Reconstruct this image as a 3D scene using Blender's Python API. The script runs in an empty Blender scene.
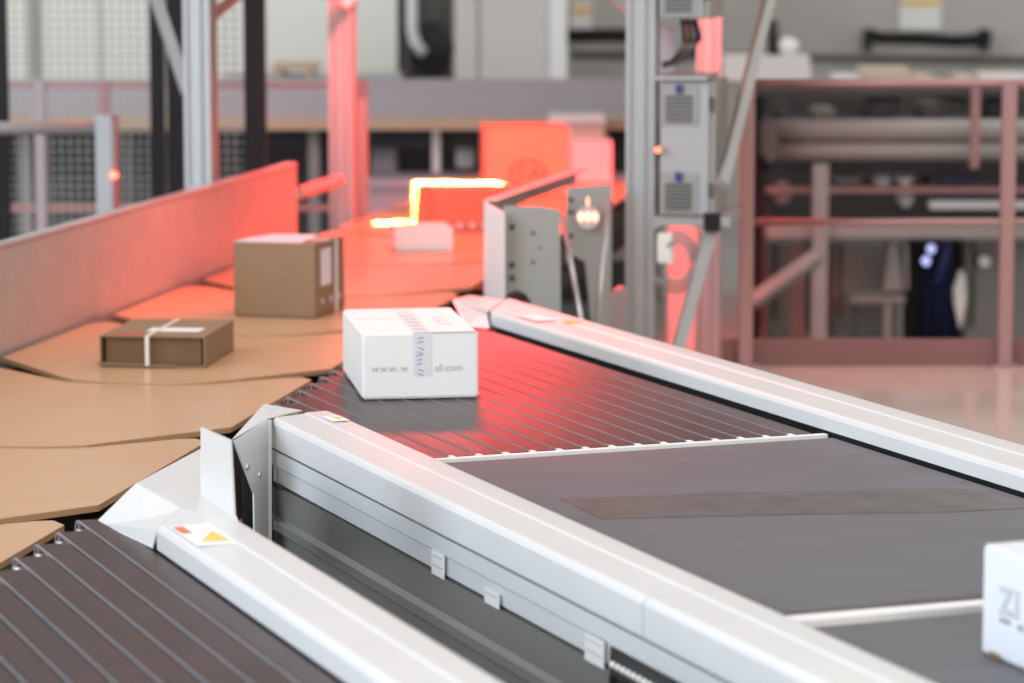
import bpy, bmesh, math, random
from mathutils import Vector, Matrix
random.seed(7)
sc = bpy.context.scene
COL = sc.collection
# ------------------------------------------------------------------ camera
F = 3000.0
ZB = 0.95                 # belt surface
ZS = 0.89                 # sorter tray surface
RT = 1.00                 # rail top
CZ = 2.05
PITCH = math.atan(383 / 3000)
cam = bpy.data.cameras.new('camera'); co = bpy.data.objects.new('camera', cam); COL.objects.link(co)
co.location = (0, 0, CZ); co.rotation_euler = (math.pi / 2 - PITCH, 0, 0)
cam.sensor_width = 36; cam.lens = F / 1024 * 36; cam.clip_end = 200
cam.dof.use_dof = True; cam.dof.focus_distance = 6.6; cam.dof.aperture_fstop = 3.0
sc.camera = co

def ray(x, y):
    a = (x - 512) / F; b = -(y - 341.5) / F
    return (a, math.cos(PITCH) + b * math.sin(PITCH), -math.sin(PITCH) + b * math.cos(PITCH))
def at(x, y, z):
    r = ray(x, y); t = (z - CZ) / r[2]; return Vector((r[0] * t, r[1] * t, z))
def ad(x, y, Y):
    r = ray(x, y); t = Y / r[1]; return Vector((r[0] * t, Y, CZ + r[2] * t))
D1 = Vector((-1192 / 3024, 1, 0)).normalized(); N1 = Vector((D1.y, -D1.x, 0))
D3 = Vector((518 / 3024, 1, 0)).normalized(); N3 = Vector((D3.y, -D3.x, 0))
def L(s, t, z): return D1 * s + N1 * t + Vector((0, 0, z))          # infeed lane frame
def S(s, t, z): return D3 * s + N3 * t + Vector((0, 0, z))          # sorter frame
def I(x, y, z): return Vector((x, y, z))
def lane(P): return (P.dot(D1), P.dot(N1))
def lane_wall(x, y, tm):                                            # pixel onto the vertical plane t = tm
    r = Vector(ray(x, y)); k = tm / (r.x * N1.x + r.y * N1.y); P = r * k; return P.dot(D1), CZ + P.z

# ------------------------------------------------------------------ materials
def mat(name, col, rough=.5, metal=0., spec=.5, coat=0., bump=None, var=None, emis=None, estr=0.):
    m = bpy.data.materials.new(name); m.use_nodes = True
    nt = m.node_tree; b = nt.nodes['Principled BSDF']
    b.inputs['Base Color'].default_value = (*col, 1); b.inputs['Roughness'].default_value = rough
    b.inputs['Metallic'].default_value = metal; b.inputs['Specular IOR Level'].default_value = spec
    b.inputs['Coat Weight'].default_value = coat; b.inputs['Coat Roughness'].default_value = .15
    tc = nt.nodes.new('ShaderNodeTexCoord')
    if var:                                                         # (scale, amount, stretch vector)
        n = nt.nodes.new('ShaderNodeTexNoise'); mp = nt.nodes.new('ShaderNodeMapping')
        mp.inputs['Scale'].default_value = var[2] if len(var) > 2 else (1, 1, 1)
        n.inputs['Scale'].default_value = var[0]; n.inputs['Detail'].default_value = 5
        r = nt.nodes.new('ShaderNodeValToRGB')
        k = var[1]
        r.color_ramp.elements[0].position = .3; r.color_ramp.elements[1].position = .7
        r.color_ramp.elements[0].color = (*[c * (1 - k) for c in col], 1)
        r.color_ramp.elements[1].color = (*[min(1, c * (1 + k)) for c in col], 1)
        nt.links.new(tc.outputs['Object'], mp.inputs[0]); nt.links.new(mp.outputs[0], n.inputs['Vector'])
        nt.links.new(n.outputs['Fac'], r.inputs[0]); nt.links.new(r.outputs[0], b.inputs['Base Color'])
    if bump:
        n2 = nt.nodes.new('ShaderNodeTexNoise'); n2.inputs['Scale'].default_value = bump[0]
        bp = nt.nodes.new('ShaderNodeBump'); bp.inputs['Strength'].default_value = bump[1]; bp.inputs['Distance'].default_value = .002
        nt.links.new(tc.outputs['Object'], n2.inputs['Vector']); nt.links.new(n2.outputs['Fac'], bp.inputs['Height'])
        nt.links.new(bp.outputs[0], b.inputs['Normal'])
    if emis:
        b.inputs['Emission Color'].default_value = (*emis, 1); b.inputs['Emission Strength'].default_value = estr
    return m
M = {}
M['rail'] = mat('rail_enamel', (.65, .635, .62), .32, var=(3, .03))
M['panel'] = mat('panel_satin_metal', (.23, .222, .21), .28, metal=.35)
M['panelband'] = mat('panel_band', (.70, .71, .72), .28, metal=.15)
M['seam'] = mat('seam_dark', (.03, .03, .035), .6)
M['strip'] = mat('strip_belt', (.046, .022, .020), .33, spec=.26, var=(6, .18), bump=(300, .15))
M['belt'] = mat('flat_belt', (.115, .112, .122), .55, spec=.30, var=(5, .10, (1, 4, 1)), bump=(250, .2))
M['splice'] = mat('belt_splice', (.080, .072, .068), .45, spec=.4, var=(14, .25))
M['alu'] = mat('aluminium', (.62, .62, .63), .34, metal=.75)
M['alub'] = mat('anodised_profile', (.39, .385, .375), .45, metal=.35)
M['plate'] = mat('side_plate_metal', (.30, .30, .32), .5, metal=.4)
M['gusset'] = mat('grey_gusset', (.31, .30, .27), .55)
M['steel'] = mat('galvanised_sheet', (.50, .49, .47), .42, metal=.45, var=(9, .06))
M['black'] = mat('black_paint', (.010, .009, .010), .6, spec=.25)
M['dark'] = mat('dark_machine', (.022, .020, .021), .6, var=(8, .4))
M['darkg'] = mat('dark_grey_machine', (.045, .043, .04), .55, var=(6, .3))
M['greyg'] = mat('grey_machine', (.10, .097, .088), .5, var=(5, .15))
M['lgrey'] = mat('light_grey_machine', (.30, .285, .265), .5, var=(4, .08))
M['white'] = mat('white_paint', (.80, .79, .77), .4)
M['cream'] = mat('cream_panel', (.84, .84, .76), .6, var=(2, .04))
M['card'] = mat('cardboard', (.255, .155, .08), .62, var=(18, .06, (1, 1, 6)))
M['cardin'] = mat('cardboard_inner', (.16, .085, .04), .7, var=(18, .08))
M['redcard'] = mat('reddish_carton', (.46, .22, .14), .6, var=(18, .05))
M['whitebox'] = mat('white_carton', (.80, .79, .77), .5, var=(10, .015))
M['whitebox2'] = mat('white_carton_cool', (.68, .69, .72), .5)
M['paper'] = mat('paper_label', (.78, .77, .78), .5)
M['paperp'] = mat('paper_label_lilac', (.74, .68, .74), .5)
M['tape'] = mat('tape_clear', (.68, .68, .69), .5)
M['inkg'] = mat('ink_grey', (.46, .46, .45), .6)
M['inkb'] = mat('ink_blue', (.22, .24, .48), .6)
M['inkr'] = mat('ink_red', (.55, .03, .03), .6)
M['inkl'] = mat('ink_light_grey', (.42, .43, .46), .6)
M['yellow'] = mat('sticker_yellow', (.80, .52, .08), .5)
M['orange'] = mat('sticker_orange', (.70, .17, .07), .5)
M['strap'] = mat('strap_pale', (.75, .66, .58), .4)
M['blue'] = mat('blue_plastic', (.02, .04, .18), .4)
M['bluep'] = mat('dark_blue_panel', (.008, .014, .06), .5)
M['bluedark'] = mat('dark_blue_cloth', (.012, .02, .07), .8)
M['deck'] = mat('sand_floor_plate', (.56, .42, .36), .07, spec=.6)
M['railing'] = mat('railing_metal', (.35, .19, .18), .35, metal=.3)
M['kick'] = mat('kick_plate_brown', (.23, .095, .085), .45)
M['floor'] = mat('hall_floor', (.30, .30, .29), .35, var=(.6, .1))
M['wall'] = mat('hall_wall', (.46, .445, .425), .7, var=(1.0, .05))
M['lilac'] = mat('lilac_side_panel', (.37, .355, .385), .45)
M['woodedge'] = mat('wood_edge', (.52, .37, .25), .5)
M['beige'] = mat('beige_cabinet_paint', (.60, .56, .53), .5)
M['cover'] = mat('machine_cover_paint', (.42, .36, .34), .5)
M['bay'] = mat('bay_cabinet_paint', (.19, .185, .165), .5)
M['inkd'] = mat('ink_dark_grey', (.20, .20, .22), .6)
M['wire'] = mat('wire', (.30, .30, .28), .4, metal=.3)
M['rubber'] = mat('cable_rubber', (.02, .02, .022), .5)
M['cableg'] = mat('cable_grey', (.30, .29, .28), .5)
M['coppers'] = mat('cable_copper', (.45, .20, .12), .5)
M['lampr'] = mat('red_pilot_lamp', (.8, .1, .05), .4, emis=(1, .10, .05), estr=9)
M['lamps'] = mat('salmon_lamp', (.9, .3, .2), .4, emis=(1, .33, .2), estr=4.5)
M['lampb'] = mat('pale_blue_lamp', (.5, .55, .9), .4, emis=(.45, .5, .95), estr=1.3)
# plywood
def plywood():
    m = bpy.data.materials.new('plywood'); m.use_nodes = True
    nt = m.node_tree; b = nt.nodes['Principled BSDF']
    tc = nt.nodes.new('ShaderNodeTexCoord'); mp = nt.nodes.new('ShaderNodeMapping'); mp.inputs['Scale'].default_value = (1.2, 16, 1)
    n = nt.nodes.new('ShaderNodeTexNoise'); n.inputs['Scale'].default_value = 2.6; n.inputs['Detail'].default_value = 8
    r = nt.nodes.new('ShaderNodeValToRGB')
    r.color_ramp.elements[0].position = .25; r.color_ramp.elements[0].color = (.53, .30, .16, 1)
    r.color_ramp.elements[1].position = .8; r.color_ramp.elements[1].color = (.64, .395, .23, 1)
    nt.links.new(tc.outputs['Object'], mp.inputs[0]); nt.links.new(mp.outputs[0], n.inputs['Vector'])
    nt.links.new(n.outputs['Fac'], r.inputs[0]); nt.links.new(r.outputs[0], b.inputs['Base Color'])
    b.inputs['Roughness'].default_value = .28; b.inputs['Specular IOR Level'].default_value = .5
    return m
M['ply'] = plywood()
M['plyedge'] = mat('plywood_edge', (.50, .29, .15), .5)

# ------------------------------------------------------------------ mesh builder
class MB:
    def __init__(s): s.v = []; s.f = []; s.sm = []
    def add(s, vs, fs, smooth=False):
        o = len(s.v); s.v += [Vector(v) for v in vs]
        for f in fs: s.f.append([i + o for i in f]); s.sm.append(smooth)
        return s
    def box(s, fr, a, b):
        (x0, y0, z0), (x1, y1, z1) = a, b
        c = [fr(x, y, z) for z in (z0, z1) for x, y in ((x0, y0), (x1, y0), (x1, y1), (x0, y1))]
        return s.add(c, [(0, 3, 2, 1), (4, 5, 6, 7), (0, 1, 5, 4), (1, 2, 6, 5), (2, 3, 7, 6), (3, 0, 4, 7)])
    def hexa(s, low, high):
        n = len(low); c = list(low) + list(high)
        return s.add(c, [tuple(range(n))[::-1], tuple(range(n, 2 * n))] + [(i, (i + 1) % n, n + (i + 1) % n, n + i) for i in range(n)])
    def prism(s, poly, vec, smooth=False):
        vec = Vector(vec); return s.hexa([Vector(p) for p in poly], [Vector(p) + vec for p in poly])
    def tube(s, pts, r, n=10, cap=True, smooth=True):
        pts = [Vector(p) for p in pts]; rings = []
        for i, p in enumerate(pts):
            d = (pts[min(i + 1, len(pts) - 1)] - pts[max(i - 1, 0)]).normalized()
            u = d.cross(Vector((0, 0, 1)))
            if u.length < .05: u = d.cross(Vector((1, 0, 0)))
            u.normalize(); w = d.cross(u)
            rings.append([p + u * math.cos(a) * r + w * math.sin(a) * r for a in [2 * math.pi * k / n for k in range(n)]])
        vs = [v for g in rings for v in g]; fs = []
        for i in range(len(pts) - 1):
            for k in range(n): fs.append((i * n + k, i * n + (k + 1) % n, (i + 1) * n + (k + 1) % n, (i + 1) * n + k))
        s.add(vs, fs, smooth)
        if cap:
            o = len(s.v) - len(vs)
            s.f.append([o + k for k in range(n)][::-1]); s.sm.append(False)
            s.f.append([o + (len(pts) - 1) * n + k for k in range(n)]); s.sm.append(False)
        return s
    def ball(s, c, r, sc_=(1, 1, 1), n=12):
        c = Vector(c); vs = []; fs = []
        m = n // 2
        for i in range(m + 1):
            ph = math.pi * i / m
            for k in range(n):
                a = 2 * math.pi * k / n
                vs.append(c + Vector((r * sc_[0] * math.sin(ph) * math.cos(a), r * sc_[1] * math.sin(ph) * math.sin(a), r * sc_[2] * math.cos(ph))))
        for i in range(m):
            for k in range(n): fs.append((i * n + k, (i + 1) * n + k, (i + 1) * n + (k + 1) % n, i * n + (k + 1) % n))
        return s.add(vs, fs, True)
    def build(s, name, m, parent=None, bevel=0., seg=2):
        if parent is not None: org = parent_world(parent)
        else:
            xs = [v.x for v in s.v]; ys = [v.y for v in s.v]; zs = [v.z for v in s.v]
            org = Vector(((min(xs) + max(xs)) / 2, (min(ys) + max(ys)) / 2, min(zs)))
        me = bpy.data.meshes.new(name); me.from_pydata([v - org for v in s.v], [], s.f)
        bm = bmesh.new(); bm.from_mesh(me)
        for f, q in zip(bm.faces, s.sm): f.smooth = q
        bmesh.ops.remove_doubles(bm, verts=bm.verts, dist=1e-6)
        bmesh.ops.recalc_face_normals(bm, faces=bm.faces)
        if bevel: bmesh.ops.bevel(bm, geom=[e for e in bm.edges if e.is_manifold and e.calc_face_angle(0) > .5], offset=bevel, segments=seg, affect='EDGES', clamp_overlap=True)
        bm.to_mesh(me); bm.free()
        me.materials.append(M[m] if isinstance(m, str) else m)
        o = bpy.data.objects.new(name, me); COL.objects.link(o)
        if parent is not None: o.parent = parent
        else: o.location = org
        return o
def parent_world(o):
    p = Vector((0, 0, 0))
    while o is not None: p += o.location; o = o.parent
    return p
def tag(o, label=None, cat=None, group=None, kind=None):
    if label: o['label'] = label
    if cat: o['category'] = cat
    if group: o['group'] = group
    if kind: o['kind'] = kind
    return o
def thing(name, label, cat, loc, group=None):
    o = bpy.data.objects.new(name, None); COL.objects.link(o); o.location = loc; o.empty_display_size = .1
    return tag(o, label, cat, group)
def copy_tree(o, parent=None):
    c = o.copy(); COL.objects.link(c)
    if parent is not None: c.parent = parent
    for ch in [q for q in bpy.data.objects if q.parent == o]: copy_tree(ch, c)
    return c
def text(name, body, m, parent, org, right, up, size, extrude=.0004, bold=0., spacing=1.):
    cu = bpy.data.curves.new(name, 'FONT'); cu.body = body; cu.size = size; cu.extrude = extrude; cu.offset = bold
    cu.space_character = spacing
    t = bpy.data.objects.new(name, cu); COL.objects.link(t)
    bpy.context.view_layer.update()
    me = bpy.data.meshes.new_from_object(t.evaluated_get(bpy.context.evaluated_depsgraph_get()))
    bpy.data.objects.remove(t)
    right = Vector(right).normalized(); up = Vector(up).normalized(); nn = right.cross(up)
    pw = parent_world(parent)
    for v in me.vertices: v.co = Vector(org) - pw + right * v.co.x + up * v.co.y + nn * v.co.z
    me.materials.clear(); me.materials.append(M[m])
    o = bpy.data.objects.new(name, me); COL.objects.link(o); o.parent = parent
    return o
def decal(name, m, parent, P, u, v, n, th=.0006):                   # thin sticker: P corner, u and v full edges, n outward
    P = Vector(P); u = Vector(u); v = Vector(v); n = Vector(n).normalized() * th
    mb = MB(); mb.hexa([P, P + u, P + u + v, P + v], [P + n, P + u + n, P + u + v + n, P + v + n])
    return mb.build(name, m, parent)
def circ(n, r, c=(0, 0)): return [(c[0] + r * math.cos(2 * math.pi * k / n), c[1] + r * math.sin(2 * math.pi * k / n)) for k in range(n)]

# ------------------------------------------------------------------ the hall
fl = MB(); fl.box(I, (-14, -3, -.1), (14, 26, 0)); tag(fl.build('floor', 'floor'), kind='structure')
w = MB(); w.box(I, (-14, 25, 0), (14, 25.3, 7)); tag(w.build('wall_back', 'wall'), kind='structure')

# ------------------------------------------------------------------ sorter
ts0, ts1, tc = -2.945, -1.94, -2.41
S0 = 4.62; PIT = 1.09
def g(u):
    a = abs(u); return .045 * (a / .2) ** 2 if a < .2 else .045 + 1.22 * (a - .2)
def tray_poly():
    near = []; n = 26
    for k in range(n + 1):
        t = ts0 + (ts1 - ts0) * k / n; near.append((g(t - tc), t))
    far = []
    for k in range(n + 1):
        t = ts1 - (ts1 - ts0) * k / n; u = t - tc
        far.append((PIT - .036 + g(u) * .74, t))
    # round the far tips
    far[0] = (far[0][0] - .10, far[0][1]); far[1] = (far[1][0] - .02, far[1][1])
    far[-1] = (far[-1][0] - .10, far[-1][1]); far[-2] = (far[-2][0] - .02, far[-2][1])
    return near + far
def make_tray(label):
    base = S(S0, (ts0 + ts1) / 2, ZS - .014)
    e = thing('sorter_tray', label, 'tray', base, 'plywood trays of the sorter')
    poly = tray_poly()
    mb = MB(); mb.hexa([S(S0 + a, b, ZS - .014) for a, b in poly], [S(S0 + a, b, ZS - .0025) for a, b in poly])
    mb.build('plate_core', 'plyedge', e)
    mb = MB(); mb.hexa([S(S0 + a, b, ZS - .0025) for a, b in poly], [S(S0 + a, b, ZS) for a, b in poly])
    mb.build('top_veneer', 'ply', e)
    mb = MB(); mb.box(S, (S0 + .35, tc - .25, ZS - .06), (S0 + .75, tc + .25, ZS - .014)); mb.build('carrier_block', 'dark', e)
    return e
tl = ['plywood sorter tray at the lower left corner beside the near black strips',
      'plywood sorter tray beside the cream corner plates of the front rail',
      'long empty plywood sorter tray left of the middle rail nose',
      'plywood sorter tray that carries the flat brown parcel',
      'plywood sorter tray that carries the tall brown box',
      'reddish lit plywood tray just behind the tall brown box',
      'red lit plywood tray that carries the small pale box',
      'red lit plywood tray under the carton crossed by the glowing scan line',
      'red lit plywood tray between the scan line carton and the big red carton',
      'farthest plywood tray, under the big red lit carton']
tr0 = make_tray(tl[0])
for k in range(1, 10):
    c = copy_tree(tr0); c['label'] = tl[k]; c.location = tr0.location + D3 * PIT * k
ch = thing('sorter_chassis', 'dark steel track under the row of plywood trays', 'conveyor', S(9, tc, 0))
mb = MB(); mb.box(S, (3.5, ts0 + .02, .62), (15.5, ts1 - .03, .70)); mb.build('track_bed', 'dark', ch)
for t in (ts0 + .03, tc - .18, tc + .10, ts1 - .12):
    mb = MB(); mb.box(S, (3.5, t, .70), (15.5, t + .07, .80)); mb.build('track_rail', 'dark' if t < -2.6 else 'darkg', ch)
for s_ in (4.5, 7, 9.5, 12, 14.5):
    for t in (ts0 + .08, ts1 - .16):
        mb = MB(); mb.box(S, (s_, t, 0), (s_ + .08, t + .08, .62)); mb.build('leg', 'darkg', ch)

# left side wall of the sorter
sw = thing('side_guard', 'tall bare metal guard wall along the left of the trays', 'guard', S(8, -3.0, ZS - .12))
mb = MB(); mb.box(S, (3.4, -2.985, ZS - .05), (12.05, -2.965, ZS + .314)); mb.build('sheet', 'steel', sw, .004)
mb = MB(); mb.box(S, (3.4, -3.01, ZS + .314), (12.05, -2.962, ZS + .326)); mb.build('top_flange', 'alu', sw, .003)
mb = MB(); mb.box(S, (3.4, -3.01, ZS - .12), (12.05, -2.95, ZS - .05)); mb.build('foot_rail', 'darkg', sw)
for s_ in (5, 7.5, 10, 11.8):
    mb = MB(); mb.box(S, (s_, -3.05, ZS - .7), (s_ + .05, -2.99, ZS + .31)); mb.build('support_post', 'alub', sw)

# ------------------------------------------------------------------ infeed lanes
PT = .0648
KD = 1.65
def s_end(t): return 7.146 + KD * (t - 2.204)
def strip_profile(s1, s0, r, zt):
    pts = [(s0, zt)]
    for k in range(9):
        a = math.pi / 2 - math.pi * k / 8
        pts.append((s1 - r + r * math.cos(a), zt - r + r * math.sin(a)))
    pts.append((s0, zt - 2 * r)); return pts
def strip_lane(name, label, t_lo, n, s0, tl_, th_, s0_end):
    e = thing(name, label, 'conveyor', L((s0 + s_end(t_lo)) / 2, (tl_ + th_) / 2, 0), 'black strip belt lanes')
    for k in range(n):
        t = t_lo + k * PT; se = s_end(t + .03)
        pr = strip_profile(se, s0, .027, ZB)
        b = MB(); b.hexa([L(s, t + .0105, z) for s, z in pr], [L(s, t + .0640, z) for s, z in pr]); o = b.build('belt_strip', 'strip', e)
        pr = strip_profile(se + .004, s0, .029, ZB + .0004)
        pin = strip_profile(se - .0005, s0, .0245, ZB - .0041)
        b = MB()
        for (sa, za), (sb, zb_), (sc_, zc_), (sd, zd) in zip(pr[:-1], pr[1:], pin[1:], pin[:-1]):
            q4 = ((sa, za), (sb, zb_), (sc_, zc_), (sd, zd)); b.hexa([L(p_, t + .0052, z_) for p_, z_ in q4], [L(p_, t + .0078, z_) for p_, z_ in q4])
        b.box(L, (se - .034, t + .0045, ZB - .052), (se - .028, t + .0079, ZB - .004)); b.build('side_plate', 'plate', o)
        b = MB(); b.tube([L(se - .03, t + .0015, ZB - .027), L(se - .03, t + .0615, ZB - .027)], .011, 12); b.build('end_roller', 'alu', o)
        if s0_end:
            b = MB(); b.box(L, (s0 - .022, t + .001, ZB - .02), (s0 + .004, t + .012, ZB + .002)); b.build('finger_tab', 'white', o)
    b = MB(); pl = [(s0, tl_ + .01), (s0, th_ - .01), (s_end(th_) - .28, th_ - .01), (s_end(tl_) - .28, tl_ + .01)]
    b.hexa([L(s, t, ZB - .20) for s, t in pl], [L(s, t, ZB - .07) for s, t in pl]); b.build('conveyor_frame', 'dark', e)
    for s_ in (s0 + .3, s_end(tl_) - .6):
        for t in (tl_ + .05, th_ - .13):
            b = MB(); b.box(L, (s_, t, 0), (s_ + .08, t + .08, ZB - .2)); b.build('leg', 'darkg', e)
    return e
strip_lane('strip_conveyor', 'far lane of narrow black strips that carries the white carton', 2.155, 16, 6.185, 2.15, 3.215, True)
strip_lane('strip_conveyor', 'near lane of narrow black strips in the lower left corner', 1.335 - 11 * PT, 12, 3.3, .60, 1.39, False)
# flat belts
def flat_belt(label, s0, s1):
    e = thing('flat_conveyor', label, 'conveyor', L((s0 + s1) / 2, 2.68, 0), 'flat grey belt conveyors')
    pr = [(s0 + .027, ZB)]
    r = .027
    for k in range(9):
        a = math.pi / 2 - math.pi * k / 8; pr.append((s1 - r + r * math.cos(a), ZB - r + r * math.sin(a)))
    for k in range(9):
        a = -math.pi / 2 - math.pi * k / 8; pr.append((s0 + r + r * math.cos(a), ZB - r + r * math.sin(a)))
    b = MB(); b.hexa([L(s, 2.165, z) for s, z in pr], [L(s, 3.205, z) for s, z in pr]); b.build('belt', 'belt', e)
    b = MB(); b.box(L, (s0 + .1, 2.19, ZB - .25), (s1 - .1, 3.18, ZB - .06)); b.build('conveyor_frame', 'dark', e)
    for s_ in (s0 + .2, s1 - .3):
        for t in (2.22, 3.08):
            b = MB(); b.box(L, (s_, t, 0), (s_ + .08, t + .08, ZB - .25)); b.build('leg', 'darkg', e)
    return e
e = flat_belt('flat grey belt section with a darker splice band across it', 4.475, 6.135)
q = [lane(at(*p, ZB)) for p in ((560, 499), (740, 492.5), (932, 488.5), (1030, 487), (1030, 508), (955, 512), (740, 516), (600, 519))]
b = MB(); b.hexa([L(min(s, 6.1), max(min(t, 3.19), 2.19), ZB + .0002) for s, t in q], [L(min(s, 6.1), max(min(t, 3.19), 2.19), ZB + .0009) for s, t in q]); b.build('splice_band', 'splice', e)
e = flat_belt('flat grey belt section under the cropped white carton at right', 2.6, 4.375)
b = MB(); b.box(L, (6.140, 2.155, ZB - .03), (6.160, 3.21, ZB + .003)); 
tag(b.build('transfer_strip', 'white', None, .001), 'thin white strip between the black strips and the flat belt', 'transfer strip')
jt = thing('transfer_strip', 'white strip with dark gap between the two flat grey belts', 'transfer strip', L(4.42, 2.68, ZB - .03))
b = MB(); b.hexa([L(s, t, ZB - .03) for s, t in ((4.385, 2.16), (4.385, 3.205), (4.412, 3.205), (4.432, 2.16))], [L(s, t, ZB + .004) for s, t in ((4.385, 2.16), (4.385, 3.205), (4.412, 3.205), (4.432, 2.16))]); b.build('white_edge', 'white', jt, .001)
b = MB(); b.hexa([L(s, t, ZB - .03) for s, t in ((4.433, 2.16), (4.413, 3.205), (4.45, 3.205), (4.468, 2.16))], [L(s, t, ZB - .004) for s, t in ((4.433, 2.16), (4.413, 3.205), (4.45, 3.205), (4.468, 2.16))]); b.build('gap_filler', 'kick', jt)

# ------------------------------------------------------------------ rails
def cover(t0, t1, s0, s1, zb, cut=.10):
    """folded cover: cross-section with soft shoulders and a low crease, far end cut at a slant"""
    w_ = t1 - t0
    cs = [(t0, zb), (t0, RT - .012), (t0 + .004, RT - .004), (t0 + .012, RT), (t0 + w_ * .55, RT + .0015), (t0 + w_ * .575, RT + .0038), (t0 + w_ * .64, RT + .004),
          (t1 - .014, RT + .003), (t1 - .004, RT), (t1, RT - .008), (t1, zb)]
    b = MB()
    def se(t): return s1 + cut * (t - t0) / w_
    b.hexa([L(s0, t, z) for t, z in cs], [L(se(t), t, z) for t, z in cs]); return b
def warn(parent, s, t, k=1.0, flip=1):
    a = thing_pt = L(s, t, RT + .0062)
    decal('warning_sticker', 'paper', parent, L(s, t, RT + .006), D1 * .16 * k, N1 * .085 * k, (0, 0, 1), .0012)
    st_ = [c for c in bpy.data.objects if c.parent == parent and c.name.startswith('warning_sticker')][-1]
    z = RT + .0074
    b = MB(); b.hexa([L(s + .02, t + .04 * k, z), L(s + .14 * k, t + .02 * k, z), L(s + .10 * k, t + .08 * k, z)],
                     [L(s + .02, t + .04 * k, z + .0004), L(s + .14 * k, t + .02 * k, z + .0004), L(s + .10 * k, t + .08 * k, z + .0004)]); b.build('warning_triangle', 'yellow', st_)
    return st_
# right rail
rr = thing('side_rail', 'long white side rail along the right edge of the belts', 'rail', L(6, 3.3, 0), 'white conveyor side rails')
b = cover(3.218, 3.40, 2.4, 8.34, ZB + .008, .30); b.build('cover', 'rail', rr)
b = MB(); b.box(L, (2.4, 3.222, ZB - .02), (8.3, 3.39, ZB + .007)); b.build('gap_shade', 'black', rr)  # black strip painted in as the shadow line under the rail
b = MB(); b.box(L, (2.4, 3.235, .45), (8.3, 3.385, ZB - .02)); b.build('side_panel', 'panel', rr)
for s_ in (3.5, 5.5, 7.8):
    b = MB(); b.box(L, (s_, 3.26, 0), (s_ + .1, 3.36, .45)); b.build('leg', 'alub', rr)
decal('warning_sticker', 'paper', rr, L(8.02, 3.235, RT + .005), D1 * .16, N1 * .07, (0, 0, 1), .0015)
decal('yellow_mark', 'yellow', rr, L(7.95, 3.31, RT + .0055), D1 * .05, N1 * .04, (0, 0, 1), .0015)
# middle rail
tm0, tm1 = 1.99, 2.15
mr = thing('side_rail', 'broad white middle rail with panelled side and small labels', 'rail', L(5, 2.07, 0), 'white conveyor side rails')
SM = lane_wall(643, 620, tm0)[0]
cover(tm0, tm1, SM + .0015, 6.565, .932, .04).build('cover', 'rail', mr)
cover(tm0, tm1, 2.6, SM - .0015, .932, 0).build('cover', 'rail', mr)
b = MB(); b.box(L, (2.6, tm0 + .006, .925), (6.56, tm1 - .004, .934)); b.build('seam', 'seam', mr)
pr = [(tm0 + .001, .926), (tm0 + .001, .893), (tm0 + .006, .888), (tm0 + .006, .852), (tm1, .852), (tm1, .926)]
S_PLATE = lane_wall(608, 650, tm0)[0]
b = MB(); b.hexa([L(S_PLATE, t, z) for t, z in pr], [L(6.57, t, z) for t, z in pr]); b.build('label_band', 'panelband', mr)
pr2 = [(tm0 + .001, .926), (tm0 + .001, .890), (tm0 + .006, .886), (tm1, .886), (tm1, .926)]
b = MB(); b.hexa([L(2.6, t, z) for t, z in pr2], [L(S_PLATE, t, z) for t, z in pr2]); b.build('label_band', 'panelband', mr)
b = MB(); b.box(L, (2.6, tm0 + .012, .842), (6.56, tm1 - .02, .852)); b.build('seam', 'seam', mr)
lp = [(tm0 + .002, .845), (tm0 + .004, .775), (tm0 - .008, .766), (tm0 - .008, .746), (tm0 + .006, .736), (tm0 + .006, .30), (tm1 - .01, .30), (tm1 - .01, .845)]
b = MB(); b.hexa([L(2.6, t, z) for t, z in lp], [L(6.57, t, z) for t, z in lp]); b.build('lower_panel', 'panel', mr)
for s_ in (3.2, 4.8, 6.2):
    b = MB(); b.box(L, (s_, tm0 + .03, 0), (s_ + .1, tm1 - .03, .30)); b.build('leg', 'alub', mr)
b = MB(); b.box(L, (6.48, tm0 - .001, .843), (6.555, tm0 + .008, .853)); b.build('slot', 'seam', mr)
# plug plate with bright screw heads
cp = MB(); cp.box(L, (S_PLATE - .62, tm0 + .002, .80), (S_PLATE - .003, tm0 + .012, .886)); cp = cp.build('socket_plate', 'darkg', mr)
for k in range(12):
    s_ = S_PLATE - .02 - k * .022
    b = MB(); b.ball(L(s_, tm0 + .001, .858), .0065); b.build('screw_head', 'white', cp)
    if k % 2 == 0:
        b = MB(); b.box(L, (s_ - .012, tm0 - .004, .806), (s_ + .006, tm0 + .002, .84)); b.build('socket', 'black', cp)
def side_label(x0, y0, x1, lines):
    s_a, z_a = lane_wall(x0, y0, tm0); s_b, _ = lane_wall(x1, y0, tm0)
    h = .018 * lines + .012
    zt = .887 + (.012 if lines == 2 else -.002)
    zt = z_a
    P = L(s_a, tm0 - .001, zt - h)
    o = decal('side_label', 'white', mr, P, -D1 * abs(s_a - s_b), (0, 0, h), -N1, .0015)
    for k in range(lines):
        decal('printed_line', 'inkg', o, L(s_a - .006, tm0 - .0026, zt - .011 - .019 * k), -D1 * (abs(s_a - s_b) - .014), (0, 0, .0028), -N1, .0005)
side_label(432.5, 549, 445, 2); side_label(485.5, 586, 500, 1); side_label(586, 632, 605, 2)
warn(mr, 6.42, tm0 + .103, .48)
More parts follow.
